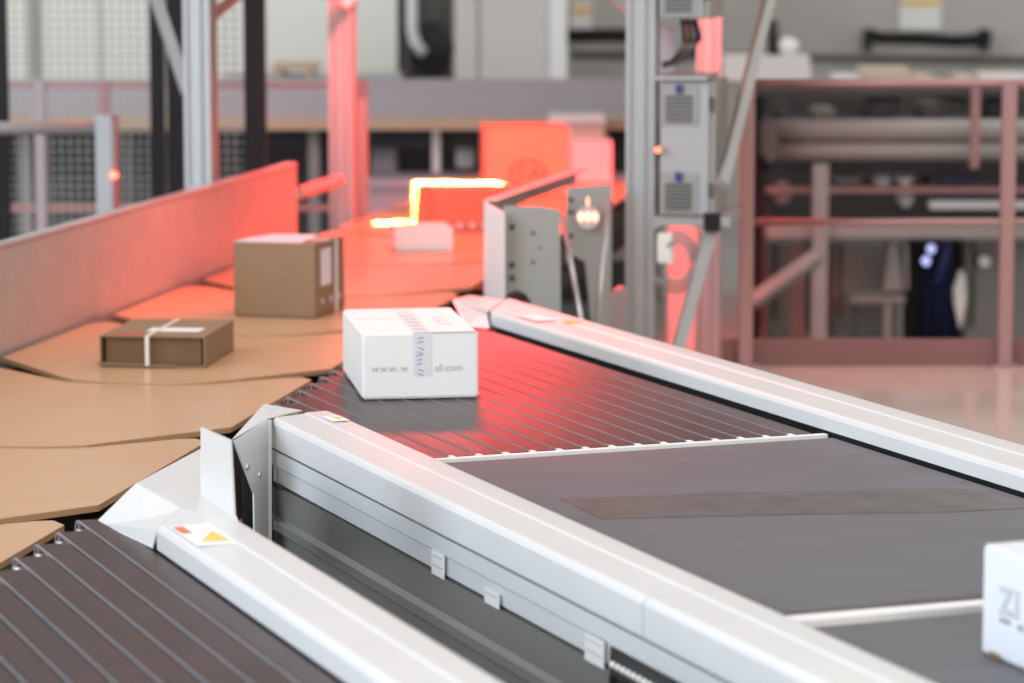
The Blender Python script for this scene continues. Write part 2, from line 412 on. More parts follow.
# front rail
tf0, tf1 = 1.405, 1.563
fr = thing('side_rail', 'nearest white rail beside the lower left strips, with warning sticker', 'rail', L(4.5, 1.48, 0), 'white conveyor side rails')
cover(tf0, tf1, 2.4, 5.375, ZB + .004, -.04).build('cover', 'rail', fr)
b = MB(); b.box(L, (2.4, tf0 + .004, ZB - .02), (5.32, tf1 - .004, ZB + .004)); b.build('gap_shade', 'seam', fr)  # same painted shadow line under the front cover
b = MB(); b.box(L, (2.4, tf0 + .012, .30), (5.32, tf1 - .004, ZB - .02)); b.build('side_panel', 'panel', fr)
for s_ in (2.9, 4.6):
    b = MB(); b.box(L, (s_, tf0 + .03, 0), (s_ + .1, tf1 - .03, .30)); b.build('leg', 'alub', fr)
wst = decal('warning_sticker', 'paper', fr, L(5.14, tf0 + .014, RT + .0016), D1 * .205, N1 * .078, (0, 0, 1), .0012)
decal('red_square', 'orange', wst, L(5.26, tf0 + .018, RT + .0027), D1 * .07, N1 * .020, (0, 0, 1), .0004)
b = MB(); tri = [(5.175, tf0 + .030), (5.27, tf0 + .078), (5.165, tf0 + .082)]
b.hexa([L(s, t, RT + .0027) for s, t in tri], [L(s, t, RT + .0032) for s, t in tri]); b.build('warning_triangle', 'yellow', wst)

# ------------------------------------------------------------------ nose plates at the rail ends
def sheet(mb, pts, th=.003):
    n = (pts[1] - pts[0]).cross(pts[2] - pts[0]).normalized() * th
    mb.hexa(pts, [p - n for p in pts])
def wallpt(x, y, A, B):          # pixel onto the vertical plane through A and B
    r = Vector(ray(x, y)); d = (B - A); n = Vector((d.y, -d.x, 0)).normalized()
    k = (A.x * n.x + A.y * n.y) / (r.x * n.x + r.y * n.y); return Vector((r.x * k, r.y * k, CZ + r.z * k))
fn = thing('corner_plate', 'cream folded corner plate with upright flap at front rail end', 'plate', L(5.6, 1.45, .8), 'corner plates at the rail ends')
zq = RT - .004
a1 = at(97, 523, .945); a2 = at(137, 484, zq + .012); a3 = at(181, 509, zq + .004); a4 = at(158, 530, RT - .012); a5 = at(153, 549, .950)
b = MB(); sheet(b, [a1, a2, a3, a4, a5]); b.build('lower_wing', 'rail', fn)
a6 = at(202.5, 449, zq + .004); a7 = at(202.5, 496, zq + .002)
a8 = at(236, 517, RT - .004)
b = MB(); sheet(b, [a2, a6, a7, a3]); b.build('upper_wing', 'rail', fn)
b = MB(); sheet(b, [a3, a7, a8, at(240, 526, RT - .006), a4]); b.build('top_sheet', 'rail', fn)
f1 = wallpt(202.5, 427, a7, a8); f2 = wallpt(232, 440, a7, a8)
b = MB(); sheet(b, [a7, f1, f2, a8], .004); b.build('upright_flap', 'rail', fn)
b = MB(); b.hexa([a1 - Vector((0, 0, .12)), a2 - Vector((0, 0, .16)), a6 - Vector((0, 0, .16)), a7 - Vector((0, 0, .16)), a5 - Vector((0, 0, .12))],
                 [a1 - Vector((0, 0, .012)), a2 - Vector((0, 0, .02)), a6 - Vector((0, 0, .02)), a7 - Vector((0, 0, .02)), a5 - Vector((0, 0, .012))]); b.build('backing_block', 'dark', fn)
mn = thing('corner_plate', 'pointed grey corner plate with two bolts at middle rail end', 'plate', L(6.75, 2.05, .8), 'corner plates at the rail ends')
m1 = at(264, 405, RT); m2 = at(302, 411.5, RT); m3 = at(268.5, 419, RT); m4 = at(232.5, 440, RT - .01)
b = MB(); sheet(b, [m4, m1, m2, m3]); b.build('top_sheet', 'rail', mn)
lowp = [wallpt(x, y, m4, m3) for x, y in ((232.5, 441), (252.5, 494), (253.5, 560), (267, 560), (266.5, 420))]
b = MB(); sheet(b, lowp, .004); b.build('side_sheet', 'panelband', mn)
for x, y in ((245.5, 467), (258, 474.5)):
    P = wallpt(x, y, m4, m3); n_ = Vector(((m3 - m4).y, -(m3 - m4).x, 0)).normalized()
    if n_.y > 0: n_ = -n_
    b = MB(); b.tube([P - n_ * .002, P + n_ * .008], .008, 8); b.build('bolt', 'alu', mn)
b = MB(); sheet(b, [wallpt(266.5, 420, m4, m3), wallpt(267, 560, m4, m3), wallpt(267, 560, m4, m3) + D1 * -.0 + N1 * .012, wallpt(266.5, 420, m4, m3) + N1 * .012], .004); b.build('edge_fold', 'rail', mn)
b = MB(); up_ = Vector((0, 0, 1))
b.hexa([m1 - up_ * .4, m2 - up_ * .4, m3 - up_ * .4 + D1 * .03, (m4 + m3) / 2 + D1 * .08 - up_ * .4], [m1 - up_ * .02 - D1 * .01, m2 - up_ * .02, m3 - up_ * .02 + D1 * .03, (m4 + m3) / 2 + D1 * .08 - up_ * .02]); b.build('backing_block', 'dark', mn)
rn = thing('corner_plate', 'grey corner plate behind the white carton at right rail end', 'plate', L(8.5, 3.2, .85), 'corner plates at the rail ends')
r1 = at(453, 300, RT - .005); r2 = at(487, 311, RT - .006); r3 = at(490, 329, ZB + .004); r4 = at(466, 327, ZB + .004)
b = MB(); sheet(b, [r1, r2, r3, r4]); b.build('wing', 'rail', rn)
b = MB(); sheet(b, [at(453, 300, RT - .005), at(470, 296, RT - .03), at(503, 301, RT - .004), at(488, 312, RT - .004)]); b.build('back_wing', 'rail', rn)

# ------------------------------------------------------------------ parcels
def parcel_frame(A, B, depth=None, C=None):
    """A front left, B front right at the base; returns frame (u right, v away, z up)"""
    u = (B - A); u.z = 0; wdt = u.length; u.normalize(); v = Vector((-u.y, u.x, 0))
    if v.y < 0: v = -v
    def fr_(x, y, z): return A + u * x + v * y + Vector((0, 0, z))
    return fr_, u, v, wdt
def parcel(name, label, A, B, depth, h, m, group=None, cat='box', bevel=.004):
    fr_, u, v, wdt = parcel_frame(A, B)
    e = thing(name, label, cat, fr_(wdt / 2, depth / 2, 0), group)
    b = MB(); b.box(fr_, (0, 0, .001), (wdt, depth, h)); b.build('carton', m, e, bevel)
    return e, fr_, u, v, wdt
G = 'parcels on the conveyors'
# white carton on the strips
A = at(362.5, 400, ZB + .002); B = at(478.5, 397.5, ZB + .002)
e, f_, u, v, wd = parcel('parcel', 'white carton with taped seam and web address on black strips', A, B, .53, .168, 'whitebox', G, bevel=.005)
tx = wd * .515; up = Vector((0, 0, 1))
decal('tape', 'tape', e, f_(tx - .024, -.0002, .058), u * .048, up * .109, -v, .0006)
decal('tape', 'tape', e, f_(tx - .022, .001, .1682), u * .044, v * .52, up, .0006)
decal('flap_gap', 'inkg', e, f_(wd * .60, .0, .1662), u * wd * .38, v * .004, up, .0024)
decal('flap_edge', 'inkl', e, f_(.015, .30, .168), u * wd * .33, v * .005, up, .0007)
text('printed_text', 'www.w', 'inkg', e, f_(.022, -.0008, .070), u, up, .028, bold=-.0001, spacing=1.12)
text('printed_text', 'all.com', 'inkg', e, f_(wd * .62, -.0008, .070), u, up, .025, bold=-.0001)
for k in range(9):
    zz = .064 + k * .011
    a = f_(tx - .012 + random.uniform(-.004, .006), -.0012, zz); d = u * .015 + up * .006 * random.choice((-1, 1, .5))
    b = MB(); b.tube([a, a + d * .5 + up * .002, a + d], .0011, 6); b.build('pen_mark', 'inkb', e)
for k in range(5):
    decal('tape_print', 'inkl', e, f_(tx - .018, .05 + .07 * k, .1688), u * .034, v * .028, up, .0004)
for k in range(3):
    decal('top_print', 'inkl', e, f_(tx + .06, .16 + .07 * k, .1683), u * .035, v * .012, up, .0004)
# cropped white carton at right
A2 = L(4.085, 2.415, ZB + .002); B2 = L(3.775, 2.412, ZB + .002)
e, f_, u, v, wd = parcel('parcel', 'white carton cropped by the right edge, with grey letter print', A2, B2, .30, .176, 'whitebox2', G, bevel=.004)
text('printed_text', 'ZI', 'inkd', e, f_(.056, -.0008, .078), u, up, .058, bold=.0015, spacing=1.25)
text('letter_core', 'ZI', 'whitebox2', e, f_(.0565, -.0016, .0785), u, up, .058, bold=-.0006, spacing=1.25)
text('small_print', 'www', 'inkd', e, f_(.056, -.0008, .062), u, up, .016)
text('small_print', 'ex', 'inkd', e, f_(.112, -.0008, .060), u, up, .020)
decal('torn_corner', 'card', e, f_(.028, -.001, .001), u * .035, up * .008, -v, .001)
# tall brown box
A = at(234, 315.8, ZS + .001); B = at(316, 318.6, ZS + .001)
e, f_, u, v, wd = parcel('parcel', 'tall plain brown cardboard box with pale paper on top', A, B, .29, .243, 'card', G)
b = MB(); b.hexa([f_(.0, .01, .2432), f_(wd * .80, .02, .2432), f_(wd * .72, .25, .2432), f_(.04, .27, .2432)], [f_(.0, .01, .2452), f_(wd * .80, .02, .2445), f_(wd * .72, .25, .250), f_(.04, .27, .246)]); b.build('paper_sheet', 'paperp', e)
decal('side_label', 'paperp', e, f_(wd, .05, .10), v * .10, up * .12, u, .0008)
decal('tape', 'tape', e, f_(wd, .19, .0), v * .03, up * .243, u, .0006)
for k in range(3): decal('side_print', 'inkg', e, f_(wd, .05 + .085 * k, .04), v * .03, up * .02, u, .0012)
decal('top_tape', 'tape', e, f_(0, .125, .2434), u * wd, v * .04, up, .0006)
# flat brown parcel: open-ended sleeve
hb = .09
A = at(100, 366.8, ZS + .001); B = at(205, 368.4, ZS + .001)
f_, u, v, wd = parcel_frame(A, B)
e = thing('parcel', 'flat brown cardboard mailer bound by a strap, on the left tray', 'box', f_(wd / 2, .18, 0), G)
dp = .41
b = MB(); b.box(f_, (0, 0, hb - .004), (wd, dp, hb)); b.build('top_board', 'card', e, .001)
b = MB(); b.box(f_, (wd - .004, 0, .003), (wd, dp, hb - .004)); b.build('side_board', 'card', e)
b = MB(); b.box(f_, (0, 0, .006), (.004, dp, hb - .004)); b.build('side_board', 'card', e)
b = MB(); b.box(f_, (.013, .02, .008), (wd - .014, dp - .02, hb - .006)); b.build('inner_box', 'cardin', e)
b = MB(); b.hexa([f_(-.006, -.004, .008), f_(wd * .72, -.004, .002), f_(wd * .72, dp, .002), f_(-.006, dp, .006)], [f_(-.006, -.004, .013), f_(wd * .72, -.004, .007), f_(wd * .72, dp, .007), f_(-.006, dp, .011)]); b.build('bottom_flap', 'card', e)
b = MB(); b.box(f_, (0, .003, .0), (wd, dp, .0055)); b.build('bottom_board', 'card', e)
decal('address_label', 'paper', e, f_(wd * .36, .115, hb), u * .155, v * .085, up, .0009)
decal('red_print', 'inkr', e, f_(wd * .10, .035, hb), u * .085, v * .035, up, .0005)
ts = wd * .455
b = MB(); b.box(f_, (ts - .006, -.006, .006), (ts + .006, -.004, hb + .001)); b.box(f_, (ts - .006, -.006, hb), (ts + .006, dp + .002, hb + .0018)); b.build('strap', 'strap', e)
# thin pale box
A = at(396.5, 252.3, ZS + .001); B = at(453.5, 251.5, ZS + .001)
e, f_, u, v, wd = parcel('parcel', 'small pale box lying in front of the red glowing scan line', A, B, .27, .095, 'whitebox', G)
decal('edge_tape', 'tape', e, f_(.012, -.0005, .002), u * .004, up * .09, -v, .0005)
# red lit box
A = at(434, 233, ZS + .001); B = at(520, 231.3, ZS + .001)
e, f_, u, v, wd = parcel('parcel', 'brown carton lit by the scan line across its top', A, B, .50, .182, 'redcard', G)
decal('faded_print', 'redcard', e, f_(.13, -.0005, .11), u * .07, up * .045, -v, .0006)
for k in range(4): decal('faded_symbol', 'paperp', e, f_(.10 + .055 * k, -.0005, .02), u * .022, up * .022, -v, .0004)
# big carton
A = ad(485, 201, 14.60); B = ad(567.5, 197, 14.63); A.z = B.z = ZS + .001
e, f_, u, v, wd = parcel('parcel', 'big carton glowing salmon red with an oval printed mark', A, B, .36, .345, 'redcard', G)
def oval(m, cx, cz, a_, b_, th):
    n = 28; o_ = []
    q = MB()
    for k in range(n):
        t0_, t1_ = 2 * math.pi * k / n, 2 * math.pi * (k + 1) / n
        p = [(cx + (a_ - th) * math.cos(t0_), cz + (b_ - th) * math.sin(t0_)), (cx + a_ * math.cos(t0_), cz + b_ * math.sin(t0_)), (cx + a_ * math.cos(t1_), cz + b_ * math.sin(t1_)), (cx + (a_ - th) * math.cos(t1_), cz + (b_ - th) * math.sin(t1_))]
        q.hexa([f_(x, -.0004, z) for x, z in p], [f_(x, -.0014, z) for x, z in p])
    return q.build('oval_ring', m, e)
oval('inkr', wd * .52, .118, .092, .068, .012)
text('oval_letters', 'CA', 'inkr', e, f_(wd * .52 - .055, -.0008, .092), u, up, .085, bold=.001)
# two pale cartons farther back
A = ad(572, 190, 15.6); B = ad(612, 190, 15.6); A.z = B.z = ZS + .001
parcel('parcel', 'pale pinkish carton right of the big red lit carton', A, B, .3, .215, 'paperp', G)

# ------------------------------------------------------------------ right guard of the sorter (bracket with gussets)
br = thing('end_guard', 'grey sheet metal guard with gussets right of the trays', 'guard', S(10.6, -1.75, ZS - .1))
g0 = at(485, 303, ZS); g1 = at(505, 306, ZS)
T0 = ad(485, 201, g0.y); T1 = ad(575, 170, 11.6); T2 = ad(505, 213, 9.85)
base1 = Vector((T1.x, T1.y, ZS - .02)); 
def upright(mb, P, Q, z0, zp, zq_, th=.004):
    d = (Q - P); d.z = 0; n = Vector((d.y, -d.x, 0)).normalized() * th
    a_, b_, c_, d_ = Vector((P.x, P.y, z0)), Vector((Q.x, Q.y, z0)), Vector((Q.x, Q.y, zq_)), Vector((P.x, P.y, zp))
    mb.hexa([a_, b_, c_, d_], [p + n for p in (a_, b_, c_, d_)])
b = MB(); upright(b, T0, T1, T0.z - .035, T0.z, T1.z); b.clear_ = 1; P_ = [T0, T1]; b = MB(); b.hexa([T0 - Vector((0, 0, .05)), T1 - Vector((0, 0, .05)), T1 - Vector((-.006, 0, .05)), T0 - Vector((-.006, 0, .05))], [T0, T1, T1 + Vector((.006, 0, 0)), T0 + Vector((.006, 0, 0))]); b.build('guard_bar', 'gusset', br)
b = MB(); upright(b, T0, T2, ZS - .02, T0.z, T2.z); b.build('front_sheet', 'white', br)
nn = Vector((.045, -.006, 0))
b = MB(); b.hexa([T0, T1, T1 + nn, T0 + nn], [p + Vector((0, 0, .006)) for p in (T0, T1, T1 + nn, T0 + nn)]); b.build('top_flange', 'alu', br)
# gusset 1 faces the camera, with bite at the foot
def gusset(pts, Y, holes, m='steel', th=.006):
    P = [ad(x, y, Y) for x, y in pts]
    q = MB(); q.hexa(P, [p + Vector((0, th, 0)) for p in P]); o = q.build('gusset', 'gusset', br)
    for x, y, r_ in holes:
        c = ad(x, y, Y); q = MB(); q.tube([c + Vector((0, -.004, 0)), c + Vector((0, .002, 0))], r_, 8); q.build('bolt', 'seam', o)
gusset([(504, 206), (540, 206), (560, 210), (561, 330), (532, 332), (531, 302), (526, 294), (516, 290), (507, 294), (503, 300)], 9.9,
       [(512, 227, .010), (512, 265, .010), (512, 278, .010), (533, 233, .006), (533, 262, .006), (540, 248, .004)])
gusset([(566, 188), (612, 184), (611, 350), (594, 350), (585, 262), (574, 256), (566, 262)], 10.6, [(571, 200, .009), (571, 212, .009), (571, 236, .009)])
b = MB(); b.tube([ad(562, 215, 10.2), ad(584, 335, 9.9)], .009, 6); b.tube([ad(610, 200, 10.4), ad(596, 330, 10.2)], .009, 6); b.build('stay_rod', 'alu', br)
sl = thing('signal_lamp', 'cluster of three glowing salmon lamps on the grey guard', 'lamp', ad(588, 218, 10.55))
b = MB(); c = ad(588, 217, 10.58); b.tube([c, c + Vector((0, -.02, 0))], .042, 16); b.build('socket', 'steel', sl)
for dx in (-7, 0, 7):
    b = MB(); b.ball(ad(588 + dx, 217, 10.55), .012, (.8, .5, 1.3)); b.build('bulb', 'lamps', sl)
b = MB(); b.tube([ad(588, 205, 10.55), ad(587.5, 198, 10.57)], .003, 6); b.build('stem', 'lamps', sl)

# ------------------------------------------------------------------ scanner frame
def profile_post(name, c, w_, z0, z1, parent, m='alub', fr_=None):
    """T-slot extrusion, cross-section in the sorter frame"""
    h = w_ / 2; sl_ = w_ * .09; dp_ = w_ * .10
    side = [(-h, -h), (-h * .5 - sl_, -h), (-h * .5 - sl_, -h + dp_), (-h * .5 + sl_, -h + dp_), (-h * .5 + sl_, -h), (h * .5 - sl_, -h), (h * .5 - sl_, -h + dp_), (h * .5 + sl_, -h + dp_), (h * .5 + sl_, -h)]
    poly = []
    for k in range(4):
        ca, sa = [(1, 0), (0, 1), (-1, 0), (0, -1)][k]
        poly += [(x * ca - y * sa, x * sa + y * ca) for x, y in side]
    def P(x, y, z): return Vector((c.x, c.y, 0)) + N3 * x + D3 * y + Vector((0, 0, z))
    b = MB(); b.hexa([P(x, y, z0) for x, y in poly], [P(x, y, z1) for x, y in poly]); return b.build(name, m, parent)
PW = .105; ZT = 2.42
P1 = Vector((-1.185, 11.45, 0)); P3 = Vector((.465, 10.73, 0)); P2 = Vector((-.755, 13.4, 0)); P4 = Vector((.85, 12.93, 0))
sf = thing('scanner_frame', 'tall aluminium profile frame standing over the sorter trays', 'frame', (P1 + P4) / 2)
for p in (P1, P2, P3, P4): profile_post('post', p, PW, 0, ZT, sf)
for a_, b_ in ((P1, P3), (P2, P4), (P1, P2), (P3, P4)):
    q = MB(); q.tube([a_ + Vector((0, 0, ZT + .05)), b_ + Vector((0, 0, ZT + .05))], .055, 4, smooth=False); q.build('top_beam', 'alub', sf)
def bar(pts, r, name, m, parent):
    q = MB(); q.tube(pts, r, 4, smooth=False); return q.build(name, m, parent)
blocker = MB(); blocker.box(S, (9.9, -3.45, ZT + .10), (16.2, -1.0, ZT + .22)); blocker.build('shade_panel', 'alub', sf, .01)  # unseen panel added to block overhead light from the far trays
bar([ad(187, 92, 11.45), ad(143, -40, 11.55)], .030, 'brace', 'alub', sf)
bar([ad(208, 20, 11.5), ad(262, -25, 11.9)], .026, 'brace', 'alub', sf)
bar([ad(342, 8, 13.1), ad(372, -20, 13.3)], .028, 'brace', 'alub', sf)
bar([ad(629, 10, 10.7), ad(590, -22, 10.9)], .024, 'brace', 'alub', sf)
bar([ad(722, 185, 10.5), ad(772, -12, 11.2)], .026, 'brace', 'alub', sf)
bar([ad(713, 222, 10.4), ad(677, 352, 10.2)], .028, 'brace', 'alub', sf)
q = MB(); c = ad(712, 222, 10.36); q.box(lambda x, y, z: c + Vector((x, y, z)), (-.028, -.03, -.03), (.028, .03, .03)); q.build('corner_joint', 'black', sf)
# second pair of narrow members behind the far left post
profile_post('post', ad(362, 230, 13.55), .05, 0, 1.42, sf)
bar([ad(300, 193, 12.4), ad(340, 180, 13.1)], .03, 'cross_bar', 'alub', sf)
# the panel above, out of view, is there only to shade the trays
# cabinets on right post
def cabinet(label, c0, h, wd_, dp_, group='control cabinets'):
    """c0 = lower left front corner in the sorter frame orientation"""
    def f2(x, y, z): return c0 + N3 * x + D3 * y + Vector((0, 0, z))
    e = thing('control_cabinet', label, 'cabinet', f2(wd_ / 2, dp_ / 2, 0), group)
    q = MB(); q.box(f2, (0, .008, 0), (wd_ + .012, dp_, h)); q.build('housing', 'lgrey', e, .003)
    q = MB(); q.box(f2, (.004, -.004, .006), (wd_ - .010, .007, h - .006)); d = q.build('door', 'greyl', e, .002)
    for z0 in (.012, h - .155):
        q = MB(); q.box(f2, (.006, -.010, z0), (.138, -.004, z0 + .14)); v_ = q.build('vent_grille', 'lgrey', d, .002)
        for k in range(7):
            q = MB(); q.box(f2, (.022, -.0125, z0 + .012 + k * .014), (.118, -.0095, z0 + .020 + k * .014)); q.build('louvre', 'darkg', v_)
        q = MB(); q.box(f2, (.058, -.022, z0 + .112), (.082, -.0098, z0 + .144)); q.build('latch', 'blue', v_, .002)
    for z0 in (h * .14, h * .78):
        q = MB(); q.box(f2, (wd_ - .010, -.008, z0), (wd_ + .002, .009, z0 + .05)); q.build('hinge', 'darkg', e)
    return e
M['greyl'] = mat('cabinet_grey', (.36, .36, .355), .45)
c0 = ad(659, 216, 10.55)
cabinet('grey control cabinet with vent grilles and blue latches on the post', c0, ad(659, 81, 10.55).z - c0.z, .185, .42)
c1 = ad(659, 19, 10.55)
cabinet('upper grey cabinet cut off by the top edge of the picture', c1, .47, .165, .42)
br2 = thing('cabinet_bracket', 'flat metal bracket shelf fixed under the lower grey cabinet', 'bracket', c0 - Vector((0, 0, .03)))
q = MB(); q.box(lambda x, y, z: c0 + N3 * x + D3 * y + Vector((0, 0, z)), (-.02, .02, -.035), (.25, .40, -.004)); q.build('plate', 'alub', br2)
q = MB(); q.box(lambda x, y, z: c0 + N3 * x + D3 * y + Vector((0, 0, z)), (-.02, .0, -.045), (-.0, .42, -.035)); q.build('lip', 'alub', br2)
sh = thing('cabinet_bracket', 'flat metal bracket shelf on top of the lower grey cabinet', 'bracket', ad(659, 80, 10.55))
h1 = ad(659, 79.5, 10.55)
q = MB(); q.box(lambda x, y, z: h1 + N3 * x + D3 * y + Vector((0, 0, z)), (-.01, -.03, 0), (.17, .42, .012)); q.build('plate', 'alub', sh)
# cables between the cabinets
cb = thing('cable_bundle', 'dark cable bundle hanging between the two grey cabinets', 'cable', ad(680, 20, 10.6))
for k in range(6):
    q = MB(); x0 = 678 + k * 2.6
    pts = [(x0 + 4, 18), (x0 + 6 + k * .6, 38), (x0 + 2, 54), (x0 - 8 - k, 62), (662, 64 + k * .5)]
    q.tube([ad(x, y, 10.62 + .012 * k) for x, y in pts], .0075, 8); q.build('cable', ['rubber', 'coppers', 'rubber', 'cableg', 'rubber', 'blue'][k], cb)
q = MB(); q.box(lambda x, y, z: ad(660, 75, 10.9) + Vector((x, y, z)), (0, 0, .0), (.05, .02, .17)); q.build('cable_duct', 'paperp', cb)
cl = thing('cable_loop', 'grey cables looped under the lower cabinet beside the post', 'cable', ad(672, 260, 10.5))
for k in range(3):
    rr_ = 20 + 5 * k; q = MB()
    q.tube([ad(676 + rr_ * .75 * math.cos(a), 262 + rr_ * math.sin(a), 10.5 + .02 * k) for a in [2.2 - 4.4 * j / 14 + .2 * k for j in range(15)]], .006, 8); q.build('cable', 'cableg', cl)
jb = thing('junction_box', 'small cream junction box on the right grey post', 'box', ad(665, 262, 10.6))
q = MB(); c = ad(657, 263, 10.52); q.box(lambda x, y, z: c + N3 * x + D3 * y + Vector((0, 0, z)), (0, 0, 0), (.055, .06, .105)); q.build('housing', 'cream', jb, .004)
q = MB(); q.tube([ad(664, 236, 10.55), ad(664, 222, 10.58)], .006, 6); q.build('cable', 'cableg', jb)
pl_ = thing('pilot_lamp', 'tiny glowing red lamp between post and grey cabinet', 'lamp', ad(657.5, 150, 10.62))
q = MB(); q.ball(ad(658, 150, 10.50), .0095); q.build('lens', 'lampr', pl_)
q = MB(); q.tube([ad(658, 150, 10.51), ad(658, 150, 10.58)], .011, 8); q.build('socket', 'black', pl_)
# white covers behind right posts that catch the red light
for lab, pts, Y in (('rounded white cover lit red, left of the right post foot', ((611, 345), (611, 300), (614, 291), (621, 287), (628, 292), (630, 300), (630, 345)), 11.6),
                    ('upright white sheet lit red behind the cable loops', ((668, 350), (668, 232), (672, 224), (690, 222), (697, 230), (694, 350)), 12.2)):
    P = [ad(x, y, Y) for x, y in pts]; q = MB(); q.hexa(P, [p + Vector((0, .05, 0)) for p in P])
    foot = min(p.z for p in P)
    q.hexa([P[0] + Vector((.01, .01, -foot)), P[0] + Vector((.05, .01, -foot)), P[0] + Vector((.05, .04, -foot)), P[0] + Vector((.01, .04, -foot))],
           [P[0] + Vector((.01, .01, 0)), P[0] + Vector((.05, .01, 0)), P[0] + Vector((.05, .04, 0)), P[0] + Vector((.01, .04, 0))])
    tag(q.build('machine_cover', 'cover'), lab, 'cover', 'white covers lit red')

# ------------------------------------------------------------------ platform and railing at right
ZP = ad(900, 365, 11.1).z
q = MB()
pp = [at(1100, 520, ZP), at(680, 392, ZP) , ad(700, 365, 11.12), ad(1400, 365, 11.12)]
p0 = L(7.55, 3.46, ZP); p1 = L(2.2, 3.46, ZP)
pp = [p1, p0, Vector((p0.x - .02, 11.12, ZP)), Vector((4.6, 11.12, ZP)), Vector((4.6, p1.y, ZP))]
q.hexa([p - Vector((0, 0, .04)) for p in pp], pp)
tag(q.build('floor_platform', 'deck'), kind='structure')
rg = thing('guard_railing', 'reddish metal guard railing with kick plate behind right rail', 'railing', Vector((1.9, 11.1, ZP)))
YR = 11.06
ztop = ad(800, 83, YR).z; zmid = ad(800, 222, YR).z
for px in (745, 1004, 1263):
    c = ad(px, 365, YR); q = MB(); q.box(I, (c.x - .026, YR - .026, ZP), (c.x + .026, YR + .026, ztop + .01)); q.build('post', 'railing', rg, .006)
    q = MB(); q.box(I, (c.x - .05, YR - .045, ZP), (c.x + .05, YR + .045, ZP + .012)); q.build('foot_plate', 'railing', rg)
xl = ad(745, 83, YR).x; xr = ad(1263, 83, YR).x
q = MB(); q.tube([(xl, YR, ztop), (xr, YR, ztop)], .016, 10); q.build('top_rail', 'railing', rg)
q = MB(); q.tube([(xl, YR, zmid), (xr, YR, zmid)], .014, 10); q.build('middle_rail', 'railing', rg)
q = MB(); q.box(I, (ad(722, 365, YR).x, YR + .03, ZP), (xr, YR + .045, ad(800, 340, YR).z)); q.build('kick_plate', 'kick', rg)

# ------------------------------------------------------------------ left: handrail, fence
hr = thing('handrail', 'grey handrail with square end post before the wire fence', 'railing', ad(107, 330, 12.0))
c = ad(105.5, 115, 12.0)
q = MB(); q.box(lambda x, y, z: Vector((c.x, c.y, 0)) + N3 * x + D3 * y + Vector((0, 0, z)), (-.036, -.03, 0), (.036, .06, c.z)); q.build('post', 'greyl', hr, .004)
zz = ad(50, 128.5, 12.0).z
q = MB(); q.tube([(c.x, 12.02, zz), (c.x - 1.6, 12.02, zz)], .026, 12); q.build('top_rail', 'alub', hr)
q = MB(); q.tube([(c.x, 12.02, zz - .55), (c.x - 1.6, 12.02, zz - .55)], .02, 12); q.build('lower_rail', 'alub', hr)
q = MB(); q.box(I, (c.x - 1.4, 12.0, 0), (c.x - 1.33, 12.06, zz)); q.build('post', 'greyl', hr)
lp_ = thing('pilot_lamp', 'small red lamp glowing on the side of the grey handrail post', 'lamp', ad(114, 175, 11.95))
q = MB(); q.ball(ad(114.5, 175, 11.95), .013, (1, .6, 1)); q.build('lens', 'lampr', lp_)
q = MB(); q.box(lambda x, y, z: ad(114.5, 170, 11.97) + Vector((x, y, z)), (-.008, 0, 0), (.008, .02, .2)); q.build('red_strip', 'railing', lp_)  # plain strip in the reddish railing colour, does not glow
YF = 12.75
fe = thing('wire_fence', 'black post wire mesh safety fence at the far left', 'fence', ad(130, 500, YF))
fx = []
zf0, zf1 = .35, 2.5
for x0, x1 in ((-6, 8), (151, 164), (168, 186), (245, 266)):
    a_, b_ = ad(x0, 100, YF).x, ad(x1, 100, YF).x; fx.append((a_, b_))
    q = MB(); q.box(I, (a_, YF - .03, 0), (b_, YF + .03, zf1 + .1)); q.build('post', 'black', fe)
q = MB(); r_ = .0022
x0, x1 = fx[0][1], fx[3][0]
n_ = int((x1 - x0) / .037)
for k in range(1, n_):
    x = x0 + k * .037; q.box(I, (x - r_, YF - .002, zf0), (x + r_, YF + .002, zf1))
k = 0
while zf0 + k * .037 < zf1:
    z = zf0 + k * .037; q.box(I, (x0, YF - .006, z - r_), (x1, YF - .002, z + r_)); k += 1
q.build('wire_mesh', 'wire', fe)

# ------------------------------------------------------------------ background helpers
def bgbox(mb, x0, y0, x1, y1, Y, dp=.3):
    a_ = ad(x0, y0, Y); b_ = ad(x1, y1, Y)
    mb.box(I, (a_.x, Y, b_.z), (b_.x, Y + dp, a_.z)); return mb
def bgpart(name, m, parent, x0, y0, x1, y1, Y, dp=.3, bevel=0.):
    return bgbox(MB(), x0, y0, x1, y1, Y, dp).build(name, m, parent, bevel)
def to_floor(mb, x0, x1, y_top, Y, dp=.06):
    a_ = ad(x0, y_top, Y); b_ = ad(x1, y_top, Y); mb.box(I, (a_.x, Y, 0), (b_.x, Y + dp, a_.z)); return mb
# far handrail behind the fence
fh = thing('handrail', 'blurred pinkish handrail behind the wire fence', 'railing', ad(100, 400, 15))
for x0, x1 in ((34, 44), (99, 108), (356, 367)):
    to_floor(MB(), x0, x1, 80, 15.0, .06).build('post', 'railing' if x0 > 50 else 'lilac', fh)
bgpart('top_rail', 'railing', fh, -40, 83, 366, 88, 15.02, .03); bgpart('middle_rail', 'railing', fh, -40, 205, 366, 211, 15.02, .03)
